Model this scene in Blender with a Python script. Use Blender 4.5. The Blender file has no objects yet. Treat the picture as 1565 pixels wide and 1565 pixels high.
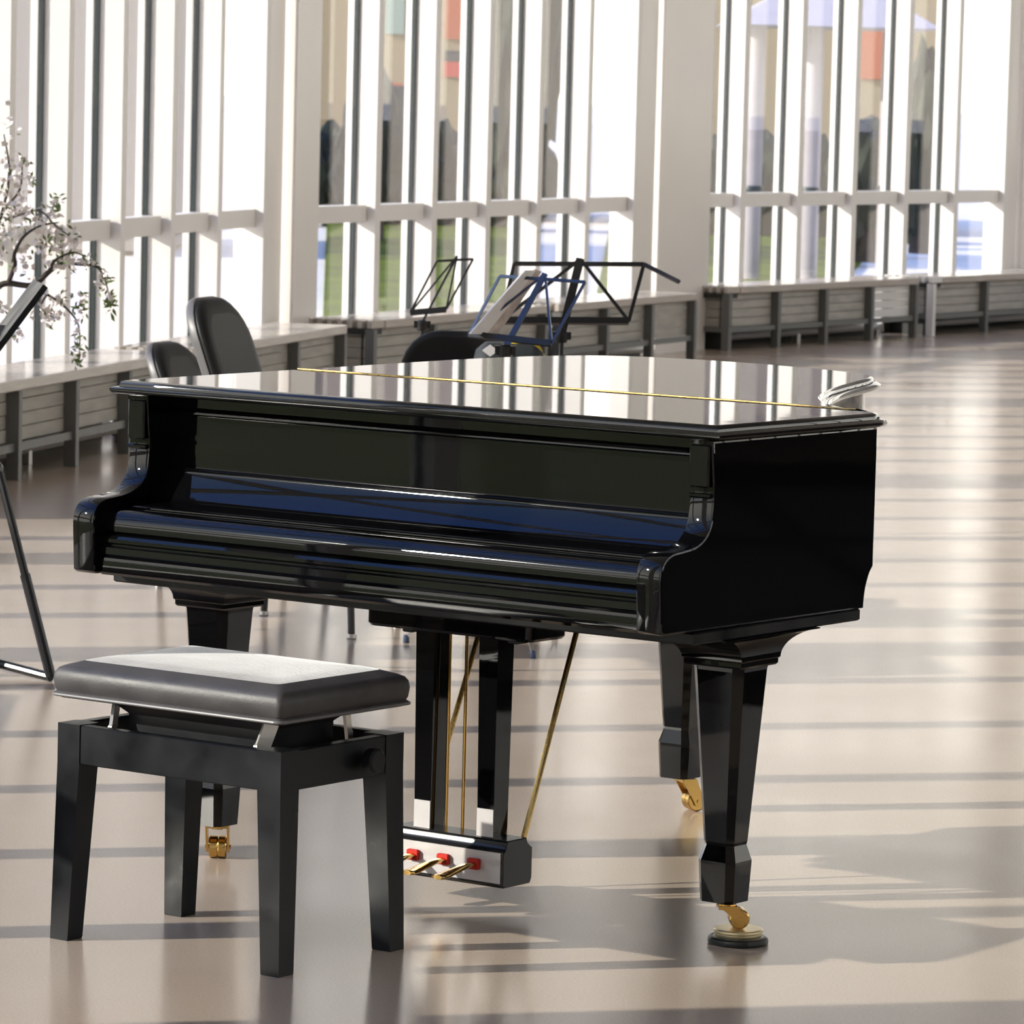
import bpy, bmesh, math, random
from mathutils import Vector, Matrix
random.seed(7)
SC = bpy.context.scene
C = SC.collection
PI = math.pi
R = math.radians

# ------------------------------------------------------------------ camera
F_PX, PITCH, ROLL, CAMH = 6856.5, 0.0940, 0.0251, 1.6125
cp, sp, cr, sr = math.cos(PITCH), math.sin(PITCH), math.cos(ROLL), math.sin(ROLL)
fwd = Vector((0, cp, -sp)); r0 = Vector((1, 0, 0)); u0 = Vector((0, sp, cp))
rt = r0 * cr + u0 * sr; up = r0 * -sr + u0 * cr
cam = bpy.data.cameras.new('camera'); cam.sensor_width = 36; cam.lens = F_PX / 1565 * 36
cam.clip_start = 0.1; cam.clip_end = 600
cam.dof.use_dof = True; cam.dof.focus_distance = 8.6; cam.dof.aperture_fstop = 20
co = bpy.data.objects.new('camera', cam); C.objects.link(co)
m = Matrix.Identity(4)
for i in range(3):
    m[i][0] = rt[i]; m[i][1] = up[i]; m[i][2] = -fwd[i]
m[0][3], m[1][3], m[2][3] = 0, 0, CAMH
co.matrix_world = m
SC.camera = co

def at(X, Y, D):
    """world point on the sight line through photo point (X, Y) at distance D in front"""
    a, b = X - 782.5, Y - 782.5
    u = (a * cr + b * sr) / F_PX; v = -(-a * sr + b * cr) / F_PX
    d = Vector((u, cp + v * sp, -sp + v * cp))
    return Vector((0, 0, CAMH)) + d * (D / d.y)

# ------------------------------------------------------------------ materials
def mat(name, col, rough=0.5, metal=0.0, spec=0.5, bump=0.0, bscale=40.0, var=0.0, vscale=6.0, coat=0.0, stretch=None, rvar=0.0):
    m = bpy.data.materials.new(name); m.use_nodes = True
    nt = m.node_tree; b = nt.nodes['Principled BSDF']
    b.inputs['Base Color'].default_value = (*col, 1); b.inputs['Roughness'].default_value = rough
    b.inputs['Metallic'].default_value = metal; b.inputs['Specular IOR Level'].default_value = spec
    b.inputs['Coat Weight'].default_value = coat
    if var or bump or rvar:
        tc = nt.nodes.new('ShaderNodeTexCoord'); src = tc.outputs['Object']
        if stretch:
            mp = nt.nodes.new('ShaderNodeMapping'); mp.inputs['Scale'].default_value = stretch
            nt.links.new(src, mp.inputs['Vector']); src = mp.outputs['Vector']
    if var or rvar:
        n = nt.nodes.new('ShaderNodeTexNoise'); n.inputs['Scale'].default_value = vscale; n.inputs['Detail'].default_value = 5
        nt.links.new(src, n.inputs['Vector'])
    if var:
        mx = nt.nodes.new('ShaderNodeMapRange'); mx.inputs['From Min'].default_value = 0.3; mx.inputs['From Max'].default_value = 0.7
        mx.inputs['To Min'].default_value = 1 - var; mx.inputs['To Max'].default_value = 1 + var
        nt.links.new(n.outputs['Fac'], mx.inputs['Value'])
        vm = nt.nodes.new('ShaderNodeVectorMath'); vm.operation = 'SCALE'; vm.inputs[0].default_value = col
        nt.links.new(mx.outputs['Result'], vm.inputs['Scale']); nt.links.new(vm.outputs['Vector'], b.inputs['Base Color'])
    if rvar:
        mr = nt.nodes.new('ShaderNodeMapRange'); mr.inputs['From Min'].default_value = 0.3; mr.inputs['From Max'].default_value = 0.7
        mr.inputs['To Min'].default_value = max(0.01, rough - rvar); mr.inputs['To Max'].default_value = rough + rvar
        nt.links.new(n.outputs['Fac'], mr.inputs['Value']); nt.links.new(mr.outputs['Result'], b.inputs['Roughness'])
    if bump:
        n2 = nt.nodes.new('ShaderNodeTexNoise'); n2.inputs['Scale'].default_value = bscale; n2.inputs['Detail'].default_value = 3
        bp = nt.nodes.new('ShaderNodeBump'); bp.inputs['Strength'].default_value = bump; bp.inputs['Distance'].default_value = 0.01
        nt.links.new(src, n2.inputs['Vector']); nt.links.new(n2.outputs['Fac'], bp.inputs['Height'])
        nt.links.new(bp.outputs['Normal'], b.inputs['Normal'])
    return m

M = {}
M['lacquer'] = mat('piano_lacquer', (0.0025, 0.0025, 0.003), 0.035, spec=0.37, bump=0.010, bscale=9)
M['lid'] = mat('lid_lacquer', (0.006, 0.006, 0.006), 0.02, spec=0.55, bump=0.004, bscale=14)
M['lyre'] = mat('lyre_lacquer', (0.012, 0.012, 0.013), 0.25, spec=0.5, bump=0.02, bscale=30)
M['satin'] = mat('satin_black', (0.007, 0.008, 0.010), 0.36, spec=0.26, var=0.3, vscale=9, rvar=0.1)
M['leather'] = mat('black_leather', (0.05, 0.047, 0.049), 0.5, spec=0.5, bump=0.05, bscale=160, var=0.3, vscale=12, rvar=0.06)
M['pale_top'] = mat('pale_seat_top', (0.34, 0.325, 0.32), 0.36, spec=0.7, bump=0.1, bscale=140, var=0.25, vscale=14)  # paler base colour and sheen for the seat top
_p = M['pale_top'].node_tree.nodes['Principled BSDF']; _p.inputs['Sheen Weight'].default_value = 1.0; _p.inputs['Sheen Roughness'].default_value = 0.35
M['brass'] = mat('brass', (0.62, 0.40, 0.13), 0.20, metal=1, bump=0.03, bscale=90)
M['bronze'] = mat('dark_bronze', (0.22, 0.13, 0.05), 0.35, metal=0.9)
M['pale_brass'] = mat('pale_brass', (0.80, 0.68, 0.42), 0.32, metal=0.85)
M['rubber'] = mat('black_rubber', (0.012, 0.014, 0.016), 0.30, spec=0.5)
M['felt'] = mat('red_felt', (0.55, 0.03, 0.02), 0.9, bump=0.2, bscale=300)
M['steel'] = mat('grey_steel', (0.55, 0.53, 0.52), 0.35, metal=0.8)
M['chrome'] = mat('chrome', (0.75, 0.76, 0.78), 0.12, metal=1)
M['blackmetal'] = mat('black_metal', (0.012, 0.012, 0.014), 0.3, spec=0.5)
M['bluemetal'] = mat('blue_metal', (0.05, 0.072, 0.13), 0.3, metal=0.4)
M['fabric'] = mat('black_chair_cover', (0.014, 0.014, 0.014), 0.5, spec=0.25, bump=0.06, bscale=120)
M['shell'] = mat('grey_chair_shell', (0.13, 0.125, 0.13), 0.42, spec=0.5)
M['plate'] = mat('pale_face', (0.60, 0.575, 0.57), 0.35, metal=0.25, spec=0.5, var=0.06, vscale=20)  # pale colour for thin faces laid over the dark lyre
M['paper'] = mat('paper', (0.82, 0.80, 0.80), 0.7, var=0.06, vscale=20)
M['oldpaper'] = mat('aged_paper', (0.55, 0.47, 0.43), 0.75, var=0.3, vscale=30)
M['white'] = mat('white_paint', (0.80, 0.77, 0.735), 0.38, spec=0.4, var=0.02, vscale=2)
M['column'] = mat('column_paint', (0.82, 0.775, 0.73), 0.30, spec=0.5, var=0.03, vscale=1.5)
M['gasket'] = mat('dark_gasket', (0.030, 0.040, 0.042), 0.4)
M['benchtop'] = mat('bench_wood', (0.52, 0.47, 0.42), 0.16, spec=0.5, var=0.12, vscale=5, stretch=(1, 12, 12))
M['benchpanel'] = mat('bench_panel', (0.41, 0.385, 0.34), 0.5, var=0.16, vscale=6, stretch=(1, 1, 5))
M['post'] = mat('bench_post', (0.15, 0.152, 0.145), 0.4, spec=0.4)
M['dark'] = mat('recess_shade', (0.015, 0.016, 0.015), 0.6)  # near-black stands in for shade under benches and between slats
M['bark'] = mat('bark', (0.045, 0.035, 0.03), 0.8, bump=0.4, bscale=60)
M['petal'] = mat('petal', (0.78, 0.70, 0.68), 0.6)
M['leaf'] = mat('leaf', (0.11, 0.16, 0.03), 0.5)
M['terracotta'] = mat('planter_glaze', (0.35, 0.33, 0.31), 0.5, var=0.1)
M['soil'] = mat('soil', (0.05, 0.035, 0.025), 0.9)
M['lawn'] = mat('lawn_grass', (0.10, 0.135, 0.005), 0.9, spec=0.1, var=0.45, vscale=1.2, bump=0.5, bscale=20)
M['plaza'] = mat('pale_paving', (0.90, 0.80, 0.66), 0.8, spec=0.2, var=0.04, vscale=0.5)
M['foliage'] = mat('foliage', (0.010, 0.017, 0.006), 0.7, var=0.6, vscale=2)
M['orange'] = mat('orange_render', (0.42, 0.085, 0.02), 0.8)
M['cream'] = mat('cream_render', (0.30, 0.23, 0.13), 0.8)
M['yellow'] = mat('yellow_render', (0.42, 0.24, 0.03), 0.8)
M['greyrender'] = mat('grey_render', (0.25, 0.225, 0.20), 0.8)
M['palegreen'] = mat('pale_green_render', (0.24, 0.32, 0.27), 0.8)
M['rooftile'] = mat('roof_tile', (0.10, 0.07, 0.05), 0.8)
M['windowdark'] = mat('house_glass', (0.03, 0.035, 0.04), 0.1)
M['lilacwhite'] = mat('outdoor_white', (0.40, 0.36, 0.37), 0.6, var=0.05)
M['redpaint'] = mat('red_paint', (0.5, 0.05, 0.03), 0.6)
M['ceiling'] = mat('ceiling_white', (0.78, 0.76, 0.74), 0.8)
M['wallright'] = mat('dark_wall', (0.06, 0.055, 0.05), 0.7, var=0.15, vscale=1)
M['yellowcloth'] = mat('yellow_strap', (0.65, 0.45, 0.03), 0.8)
M['bagcloth'] = mat('bag_nylon', (0.02, 0.024, 0.028), 0.7, bump=0.2, bscale=80)

def floor_material():
    m = bpy.data.materials.new('polished_stone_floor'); m.use_nodes = True
    nt = m.node_tree; b = nt.nodes['Principled BSDF']
    tc = nt.nodes.new('ShaderNodeTexCoord')
    n1 = nt.nodes.new('ShaderNodeTexNoise'); n1.inputs['Scale'].default_value = 1.1; n1.inputs['Detail'].default_value = 6
    n2 = nt.nodes.new('ShaderNodeTexNoise'); n2.inputs['Scale'].default_value = 180; n2.inputs['Detail'].default_value = 2
    for n in (n1, n2): nt.links.new(tc.outputs['Object'], n.inputs['Vector'])
    r1 = nt.nodes.new('ShaderNodeValToRGB'); e = r1.color_ramp.elements
    e[0].position = 0.3; e[0].color = (0.415, 0.330, 0.255, 1); e[1].position = 0.7; e[1].color = (0.455, 0.372, 0.298, 1)
    nt.links.new(n1.outputs['Fac'], r1.inputs['Fac'])
    mr = nt.nodes.new('ShaderNodeMapRange'); mr.inputs['From Min'].default_value = 0.3; mr.inputs['From Max'].default_value = 0.7
    mr.inputs['To Min'].default_value = 0.92; mr.inputs['To Max'].default_value = 1.08
    nt.links.new(n2.outputs['Fac'], mr.inputs['Value'])
    vm = nt.nodes.new('ShaderNodeVectorMath'); vm.operation = 'SCALE'
    nt.links.new(r1.outputs['Color'], vm.inputs[0]); nt.links.new(mr.outputs['Result'], vm.inputs['Scale'])
    nt.links.new(vm.outputs['Vector'], b.inputs['Base Color'])
    rr = nt.nodes.new('ShaderNodeMapRange'); rr.inputs['From Min'].default_value = 0.3; rr.inputs['From Max'].default_value = 0.7
    rr.inputs['To Min'].default_value = 0.16; rr.inputs['To Max'].default_value = 0.24
    nt.links.new(n1.outputs['Fac'], rr.inputs['Value']); nt.links.new(rr.outputs['Result'], b.inputs['Roughness'])
    b.inputs['Specular IOR Level'].default_value = 0.22
    return m
M['floor'] = floor_material()

def glass_material():
    m = bpy.data.materials.new('window_glass'); m.use_nodes = True
    nt = m.node_tree; nt.nodes.clear()
    out = nt.nodes.new('ShaderNodeOutputMaterial'); mix = nt.nodes.new('ShaderNodeMixShader')
    tr = nt.nodes.new('ShaderNodeBsdfTransparent'); tr.inputs['Color'].default_value = (0.965, 0.98, 0.97, 1)
    gl = nt.nodes.new('ShaderNodeBsdfGlossy'); gl.inputs['Roughness'].default_value = 0.0; gl.inputs['Color'].default_value = (1.0, 0.93, 0.89, 1)
    ge = nt.nodes.new('ShaderNodeNewGeometry'); dt = nt.nodes.new('ShaderNodeVectorMath'); dt.operation = 'DOT_PRODUCT'
    nt.links.new(ge.outputs['Normal'], dt.inputs[0]); nt.links.new(ge.outputs['Incoming'], dt.inputs[1])
    prev = dt.outputs['Value']
    for op, val in (('ABSOLUTE', None), ('SUBTRACT', 1.0), ('POWER', 5.0), ('MULTIPLY_ADD', 0.96)):   # Schlick reflectance, the same from both sides
        nd = nt.nodes.new('ShaderNodeMath'); nd.operation = op
        if op == 'SUBTRACT': nd.inputs[0].default_value = val; nt.links.new(prev, nd.inputs[1])
        else:
            nt.links.new(prev, nd.inputs[0])
            if val is not None: nd.inputs[1].default_value = val
            if op == 'MULTIPLY_ADD': nd.inputs[2].default_value = 0.04
        prev = nd.outputs['Value']
    nt.links.new(prev, mix.inputs['Fac']); nt.links.new(tr.outputs['BSDF'], mix.inputs[1])
    nt.links.new(gl.outputs['BSDF'], mix.inputs[2]); nt.links.new(mix.outputs['Shader'], out.inputs['Surface'])
    return m
M['glass'] = glass_material()

# ------------------------------------------------------------------ mesh helpers
def obj(name, bm, material, parent=None, angle=35, smooth=True):
    bmesh.ops.recalc_face_normals(bm, faces=bm.faces)
    lim = R(angle)
    for f in bm.faces: f.smooth = smooth and len(f.verts) == 4
    for e in bm.edges:
        if len(e.link_faces) == 2 and e.calc_face_angle(0) > lim: e.smooth = False
    for f in bm.faces:
        if all(not e.smooth for e in f.edges): f.smooth = False
    me = bpy.data.meshes.new(name); bm.to_mesh(me); bm.free()
    mats = material if isinstance(material, (list, tuple)) else [material]
    for x in mats: me.materials.append(x)
    o = bpy.data.objects.new(name, me); C.objects.link(o)
    if parent: o.parent = parent
    return o

def tag(o, label=None, cat=None, group=None, kind=None):
    if label: o['label'] = label
    if cat: o['category'] = cat
    if group: o['group'] = group
    if kind: o['kind'] = kind
    return o

def thing(name, label, cat, loc=(0, 0, 0), rotz=0.0, group=None, kind=None):
    o = bpy.data.objects.new(name, None); C.objects.link(o); o.empty_display_size = 0.1
    o.location = loc; o.rotation_euler = (0, 0, rotz)
    return tag(o, label, cat, group, kind)

def BM(): return bmesh.new()

def rings(bm, loops, cap0=True, cap1=True, mi=0):
    """skin closed loops of equal length"""
    vs = [[bm.verts.new(p) for p in L] for L in loops]
    n = len(vs[0])
    for a, b in zip(vs, vs[1:]):
        for i in range(n):
            j = (i + 1) % n
            f = bm.faces.new((a[i], a[j], b[j], b[i])); f.material_index = mi
    if cap0: bm.faces.new(vs[0][::-1]).material_index = mi
    if cap1: bm.faces.new(vs[-1]).material_index = mi
    return vs

def area2(p): return sum(p[i][0] * p[(i + 1) % len(p)][1] - p[(i + 1) % len(p)][0] * p[i][1] for i in range(len(p)))

def inset(poly, d):
    if abs(d) < 1e-9: return list(poly)
    n = len(poly); out = []; s = 1 if area2(poly) > 0 else -1
    for i in range(n):
        p0, p1, p2 = Vector(poly[i - 1]), Vector(poly[i]), Vector(poly[(i + 1) % n])
        a = (p1 - p0).normalized(); b = (p2 - p1).normalized()
        na = Vector((-a.y, a.x)) * s; nb = Vector((-b.y, b.x)) * s
        h = (na + nb); k = h.length
        h = h / k if k > 1e-6 else na
        q = p1 + h * (d / max(0.35, h.dot(na)))
        out.append((q.x, q.y))
    return out

def prism(bm, poly, prof, frame=lambda a, b, c: (a, b, c), mi=0):
    """poly in 2-D; prof = list of (inset, height); frame maps (a, b, height) to 3-D"""
    loops = [[frame(x, y, z) for x, y in inset(poly, i)] for i, z in prof]
    rings(bm, loops, mi=mi)

def bprof(z0, z1, b): return [(b, z0), (b * .3, z0 + b * .3), (0, z0 + b), (0, z1 - b), (b * .3, z1 - b * .3), (b, z1)]

XF = lambda a, b, c: (c, a, b)       # polygon in y-z, extruded along x
YF = lambda a, b, c: (a, c, b)       # polygon in x-z, extruded along y

def box(bm, x0, x1, y0, y1, z0, z1, b=0.0, mi=0):
    P = [(x0, y0), (x1, y0), (x1, y1), (x0, y1)]
    if b <= 0: prism(bm, P, [(0, z0), (0, z1)], mi=mi)
    else: prism(bm, P, [(b, z0), (0, z0 + b), (0, z1 - b), (b, z1)], mi=mi)

def rrect(x0, x1, y0, y1, r, n=5):
    o = []
    for cx, cy, a in ((x1 - r, y0 + r, -90), (x1 - r, y1 - r, 0), (x0 + r, y1 - r, 90), (x0 + r, y0 + r, 180)):
        for k in range(n + 1):
            t = R(a + 90 * k / n); o.append((cx + r * math.cos(t), cy + r * math.sin(t)))
    return o

def tube(bm, pts, rad, n=10, mi=0, flat=1.0):
    pts = [Vector(p) for p in pts]
    rads = rad if isinstance(rad, (list, tuple)) else [rad] * len(pts)
    prev = None; loops = []
    for i, p in enumerate(pts):
        t = (pts[min(i + 1, len(pts) - 1)] - pts[max(i - 1, 0)]).normalized()
        if prev is None:
            a = Vector((0, 0, 1)) if abs(t.z) < 0.9 else Vector((1, 0, 0))
            u = t.cross(a).normalized()
        else: u = (prev - t * prev.dot(t)).normalized()
        prev = u; v = t.cross(u)
        loops.append([p + (u * math.cos(2 * PI * k / n) + v * math.sin(2 * PI * k / n) * flat) * rads[i] for k in range(n)])
    rings(bm, loops, mi=mi)

def lathe(bm, prof, c=(0, 0, 0), n=40, mi=0, axis='z'):
    loops = []
    for r, h in prof:
        L = []
        for k in range(n):
            a, b = r * math.cos(2 * PI * k / n), r * math.sin(2 * PI * k / n)
            L.append({'z': (c[0] + a, c[1] + b, c[2] + h), 'x': (c[0] + h, c[1] + a, c[2] + b), 'y': (c[0] + a, c[1] + h, c[2] + b)}[axis])
        loops.append(L)
    rings(bm, loops, mi=mi)

def beam(bm, p0, p1, w, h, mi=0, upv=Vector((0, 0, 1))):
    p0, p1 = Vector(p0), Vector(p1); t = (p1 - p0).normalized()
    if abs(t.dot(upv)) > 0.98: upv = Vector((0, 1, 0))
    s = t.cross(upv).normalized(); v = s.cross(t).normalized()
    L = [[p + s * a * w / 2 + v * b * h / 2 for a, b in ((-1, -1), (1, -1), (1, 1), (-1, 1))] for p in (p0, p1)]
    rings(bm, L, mi=mi)

def smoothpts(pts, sub=4):
    """Catmull-Rom through open point list"""
    o = []
    n = len(pts)
    for i in range(n - 1):
        p0, p1, p2, p3 = (Vector(pts[max(i - 1, 0)]), Vector(pts[i]), Vector(pts[i + 1]), Vector(pts[min(i + 2, n - 1)]))
        for k in range(sub):
            t = k / sub
            o.append(0.5 * (2 * p1 + (p2 - p0) * t + (2 * p0 - 5 * p1 + 4 * p2 - p3) * t * t + (3 * p1 - p0 - 3 * p2 + p3) * t ** 3))
    o.append(Vector(pts[-1]))
    return [tuple(q) for q in o]

# ------------------------------------------------------------------ the window wall (a chain of straight facets)
H_WALL = 5.2
def dirv(a): return Vector((math.sin(R(a)), math.cos(R(a)), 0))
facets = []   # start, angle, length
facets.append((Vector((-1.90, -2.9, 0)), -3.0, 4.55))
facets.append((Vector((-2.17, 2.10, 0)), -3.0, 4.55))
facets.append((Vector((-2.42, 7.10, 0)), -3.0, 4.90))
facets.append((Vector((-2.715, 12.27, 0)), 3.5, 5.33))
facets.append((Vector((-2.32, 18.25, 0)), 12.9, 4.60))
facets.append((Vector((-1.05, 23.38, 0)), 23.0, 4.47))
facets.append((Vector((1.04, 28.54, 0)), 31.9, 4.65))
facets.append((Vector((3.95, 33.05, 0)), 40.5, 4.60))
facets.append((Vector((7.40, 36.95, 0)), 49.0, 4.60))
FIN_D, FIN_T, GLASS_O = 0.115, 0.07, 0.130
N_BAY = 6
TR_Z = [0.93, 2.62, 4.30]

def fbox(bm, S, t, n, t0, t1, n0, n1, z0, z1, mi=0):
    """box in facet coordinates: t along the wall, n outward"""
    L = [[S + t * a + n * b + Vector((0, 0, z)) for a, b in ((t0, n0), (t1, n0), (t1, n1), (t0, n1))] for z in (z0, z1)]
    rings(bm, L, mi=mi)

for i, (S, ang, Lg) in enumerate(facets):
    t = dirv(ang); n = Vector((-t.y, t.x, 0))        # n points outdoors
    w = bpy.data.objects.new('window_%d' % (i + 1), None); C.objects.link(w); w.empty_display_size = 0.1
    w.location = S; w['kind'] = 'structure'
    Z = Vector((0, 0, 0))
    N_BAY = {3: 7}.get(i, 6); pitch = {2: 0.87, 3: 0.79}.get(i, Lg / N_BAY)
    for k in range(1, N_BAY):
        b = BM(); fbox(b, Z, t, n, k * pitch - FIN_T / 2, k * pitch + FIN_T / 2, 0, FIN_D, 0, H_WALL)
        obj('mullion', b, M['white'], w)
        b = BM(); fbox(b, Z, t, n, k * pitch - FIN_T / 2 - 0.012, k * pitch + FIN_T / 2 + 0.012, FIN_D, GLASS_O + 0.010, 0, H_WALL)
        g = obj('gasket', b, M['gasket'], w); g['label'] = 'dark rubber strip between mullion and glass'
        b = BM(); fbox(b, Z, t, n, k * pitch - FIN_T / 2 - 0.016, k * pitch + FIN_T / 2 + 0.016, GLASS_O + 0.0105, GLASS_O + 0.045, 0, H_WALL)
        obj('outer_cap', b, M['white'], w)
    for k in range(N_BAY):
        a0 = k * pitch + (FIN_T / 2 + 0.0125 if k else 0); a1 = (k + 1) * pitch - (FIN_T / 2 + 0.0125) if k < N_BAY - 1 else Lg
        b = BM(); fbox(b, Z, t, n, a0, a1, GLASS_O, GLASS_O + 0.008, 0.02, H_WALL)
        obj('pane', b, M['glass'], w, smooth=False)
        for z in TR_Z:
            b = BM(); fbox(b, Z, t, n, a0, a1, 0.045, GLASS_O - 0.002, z - 0.045, z + 0.045)
            obj('transom', b, M['white'], w)
    # sill along the floor
    b = BM(); fbox(b, Z, t, n, -0.02, Lg + 0.02, 0.05, GLASS_O - 0.002, 0, 0.06)
    obj('sill', b, M['white'], w)

# columns between the facets
for i in range(len(facets) - 1):
    S, ang, Lg = facets[i]; t = dirv(ang); S2, ang2, _ = facets[i + 1]
    E_ = S + t * Lg; mid = (ang + ang2) / 2; tm = dirv(mid); nm = Vector((-tm.y, tm.x, 0))
    g = (S2 - E_).length
    def slab(b, t0, t1, n0, n1, z0=0, z1=H_WALL):
        rings(b, [[E_ + tm * x + nm * y + Vector((0, 0, z)) for x, y in ((t0, n0), (t1, n0), (t1, n1), (t0, n1))] for z in (z0, z1)])
    ca, cb, cn = (0.365 * g, 0.42 * g, -0.055) if i < 5 else (0.255 * g, 0.285 * g, -0.028)
    b = BM(); slab(b, cb, g * 0.93, cn, 0.16)
    o = obj('trim_%d' % (i + 1), b, M['column']); o['kind'] = 'structure'
    b = BM(); slab(b, -0.004, 0.045, 0.0, 0.16); obj('jamb', b, M['white'], o)
    b = BM(); slab(b, g * 0.931, g + 0.004, 0.0, 0.16); obj('jamb', b, M['white'], o)
    b = BM(); slab(b, 0.046, ca, 0.0, 0.02); obj('cover_plate', b, M['column'], o)
    b = BM(); slab(b, 0.046, cb - 0.001, 0.132, 0.140, 0.02); obj('pane', b, M['glass'], o, smooth=False)

# floor, ceiling, other walls, outdoors
line = []
for S, ang, Lg in facets:
    t = dirv(ang); n = Vector((-t.y, t.x, 0))
    line += [S + n * 0.15, S + t * Lg + n * 0.15]
XR, YB, YF_ = 11.5, -5.0, 46.0
wl = [(p.x, p.y) for p in line]
room = [(wl[0][0], YB)] + wl + [(XR, wl[-1][1] + 1.0), (XR, YB)]
room = room[::-1]
b = BM(); prism(b, room, [(0, -0.12), (0, 0)]); o = obj('floor', b, M['floor'], smooth=False); o['kind'] = 'structure'
b = BM(); prism(b, room, [(0, H_WALL), (0, H_WALL + 0.3)]); o = obj('ceiling', b, M['ceiling'], smooth=False); o['kind'] = 'structure'
ytop = wl[-1][1] + 1.0
b = BM(); box(b, XR - 0.30, XR - 0.205, YB, ytop, 0, 1.3); o = obj('wall_right', b, M['wallright'], smooth=False); o['kind'] = 'structure'  # unseen wall, made low and dark for the piano's reflections
for i in range(9):                                  # unseen glazed side of the hall, added for sky fill from the right
    w = bpy.data.objects.new('window_%d' % (len(facets) + 1 + i), None); C.objects.link(w); w.empty_display_size = 0.1
    w.location = (XR, ytop - (i + 1) * (ytop - YB) / 9, 0); w['kind'] = 'structure'; Lw = (ytop - YB) / 9
    for k in range(4):
        b = BM(); box(b, -0.14, 0.0, k * Lw / 4, k * Lw / 4 + 0.08, 0, H_WALL); obj('mullion', b, M['white'], w)
        b = BM(); box(b, -0.03, -0.022, k * Lw / 4 + 0.081, (k + 1) * Lw / 4 - 0.001, 0, H_WALL); obj('pane', b, M['glass'], w, smooth=False)
    for z in TR_Z:
        b = BM(); box(b, -0.20, -0.141, 0, Lw, z - 0.045, z + 0.045); obj('transom', b, M['white'], w)
b = BM(); box(b, wl[0][0], XR, YB - 0.2, YB, 0, H_WALL); o = obj('wall_back', b, M['ceiling'], smooth=False); o['kind'] = 'structure'

def plate(name, poly, z0, z1, m, kind='structure'):
    if area2(poly) < 0: poly = poly[::-1]
    b = BM(); prism(b, poly, [(0, z0), (0, z1)]); o = obj(name, b, m, smooth=False); o['kind'] = kind
    return o
plate('plaza', [(-300, -200), (300, -200), (300, 600), (-300, 600)], -0.45, -0.15, M['plaza'])
plate('lawn', [(-40, -12), (-3.4, -12), (-3.4, 15.6), (-40, 15.6)], -0.15, -0.10, M['lawn'])
plate('lawn', [(11.8, -40), (60, -40), (60, 60), (11.8, 60)], -0.15, -0.10, M['lawn'])
plate('lawn', [(-1.30, 30), (-0.12, 30), (0.35, 75), (-3.2, 75)], -0.15, -0.10, M['lawn'])
plate('lawn', [(0.5, 31.2), (2.1, 33.6), (6.6, 75), (1.6, 75)], -0.15, -0.10, M['lawn'])

# unseen dark sheet added to darken the piano's side reflections
M['added_sheet'] = mat('added_sheet_dark', (0.022, 0.020, 0.018), 0.95, spec=0.1, bump=0.3, bscale=200)
b = BM(); prism(b, [(2.5, 5.0), (11.0, 5.0), (11.0, 14.0), (2.5, 14.0)], [(0, 0.0005), (0, 0.006)])
tag(obj('added_sheet', b, M['added_sheet'], smooth=False), 'unseen dark sheet added right of the piano to darken its reflections', 'added_sheet')

# ------------------------------------------------------------------ window benches
def bench(fi, t0, t1, label, rot=0.0, off=0.0, group='slatted benches along the window wall'):
    S, ang, Lg = facets[fi]; a = ang + rot
    t = dirv(ang); nin = Vector((t.y, -t.x, 0))
    o0 = S + t * t0 + nin * (0.40 + off)
    root = thing('window_bench', label, 'bench', (o0.x, o0.y, 0), R(90 - a), group)
    L = t1 - t0; D = 0.38; ZT = 0.405                 # local x along wall, y outward (to the window)
    b = BM(); box(b, 0.16, L, 0, D, ZT - 0.045, ZT, 0.004)
    obj('bench_top', b, M['benchtop'], root)
    b = BM(); ns = 7
    for k in range(ns):
        y0 = 0.005 + k * (D - 0.035) / (ns - 1)
        box(b, 0.0, 0.159, y0, y0 + 0.026, ZT - 0.040, ZT)
    vg = obj('vent_grille', b, M['benchtop'], root, smooth=False)
    b = BM(); box(b, 0.012, 0.158, 0.02, D - 0.02, ZT - 0.075, ZT - 0.042)
    obj('vent_tray', b, M['dark'], vg, smooth=False)
    b = BM(); box(b, 0.03, L - 0.03, 0.012, 0.03, 0.115, 0.148); box(b, 0.03, 0.05, 0.031, D - 0.03, 0.115, 0.148)
    obj('bottom_rail', b, M['post'], root, smooth=False)['label'] = 'pale grey flat bottom rail'
    npn = max(2, round(L / 0.75)); w = (L - 0.06) / npn
    for k in range(npn):
        x0 = 0.03 + k * w + 0.05; x1 = 0.03 + (k + 1) * w - 0.01
        b = BM(); zz = [0.149, 0.206, 0.262, 0.318, 0.358]
        for q in range(4): box(b, x0 - 0.04, x1 + 0.005, 0.05 + 0.002 * (q % 2), 0.07, zz[q], zz[q + 1] - 0.004)
        obj('front_panel', b, M['benchpanel'], root, smooth=False)
    b = BM()
    for q in range(4): box(b, 0.055, 0.07, 0.09, D - 0.03, zz[q], zz[q + 1] - 0.004)
    obj('end_panel', b, M['benchpanel'], root, smooth=False)
    for k in range(npn + 1):
        x = 0.03 + k * w
        b = BM(); box(b, x - 0.02, x + 0.02, -0.004, 0.048, 0, ZT - 0.046)
        obj('post', b, M['post'], root, smooth=False)
    b = BM(); tube(b, [(0.3, 0.22, 0.07), (L - 0.2, 0.22, 0.07)], 0.025, 8)
    for x in (0.3, L / 2, L - 0.2): box(b, x - 0.02, x + 0.02, 0.2, 0.24, 0, 0.06)
    obj('heating_pipe', b, M['steel'], root)
    b = BM(); box(b, 0.0, L, D - 0.012, D, 0, ZT - 0.046); box(b, 0.10, 0.115, 0.09, D - 0.013, 0, 0.14)  # dark board added to block sun and darken the space under the bench
    obj('sun_block_board', b, M['dark'], root, smooth=False)
    return root

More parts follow.
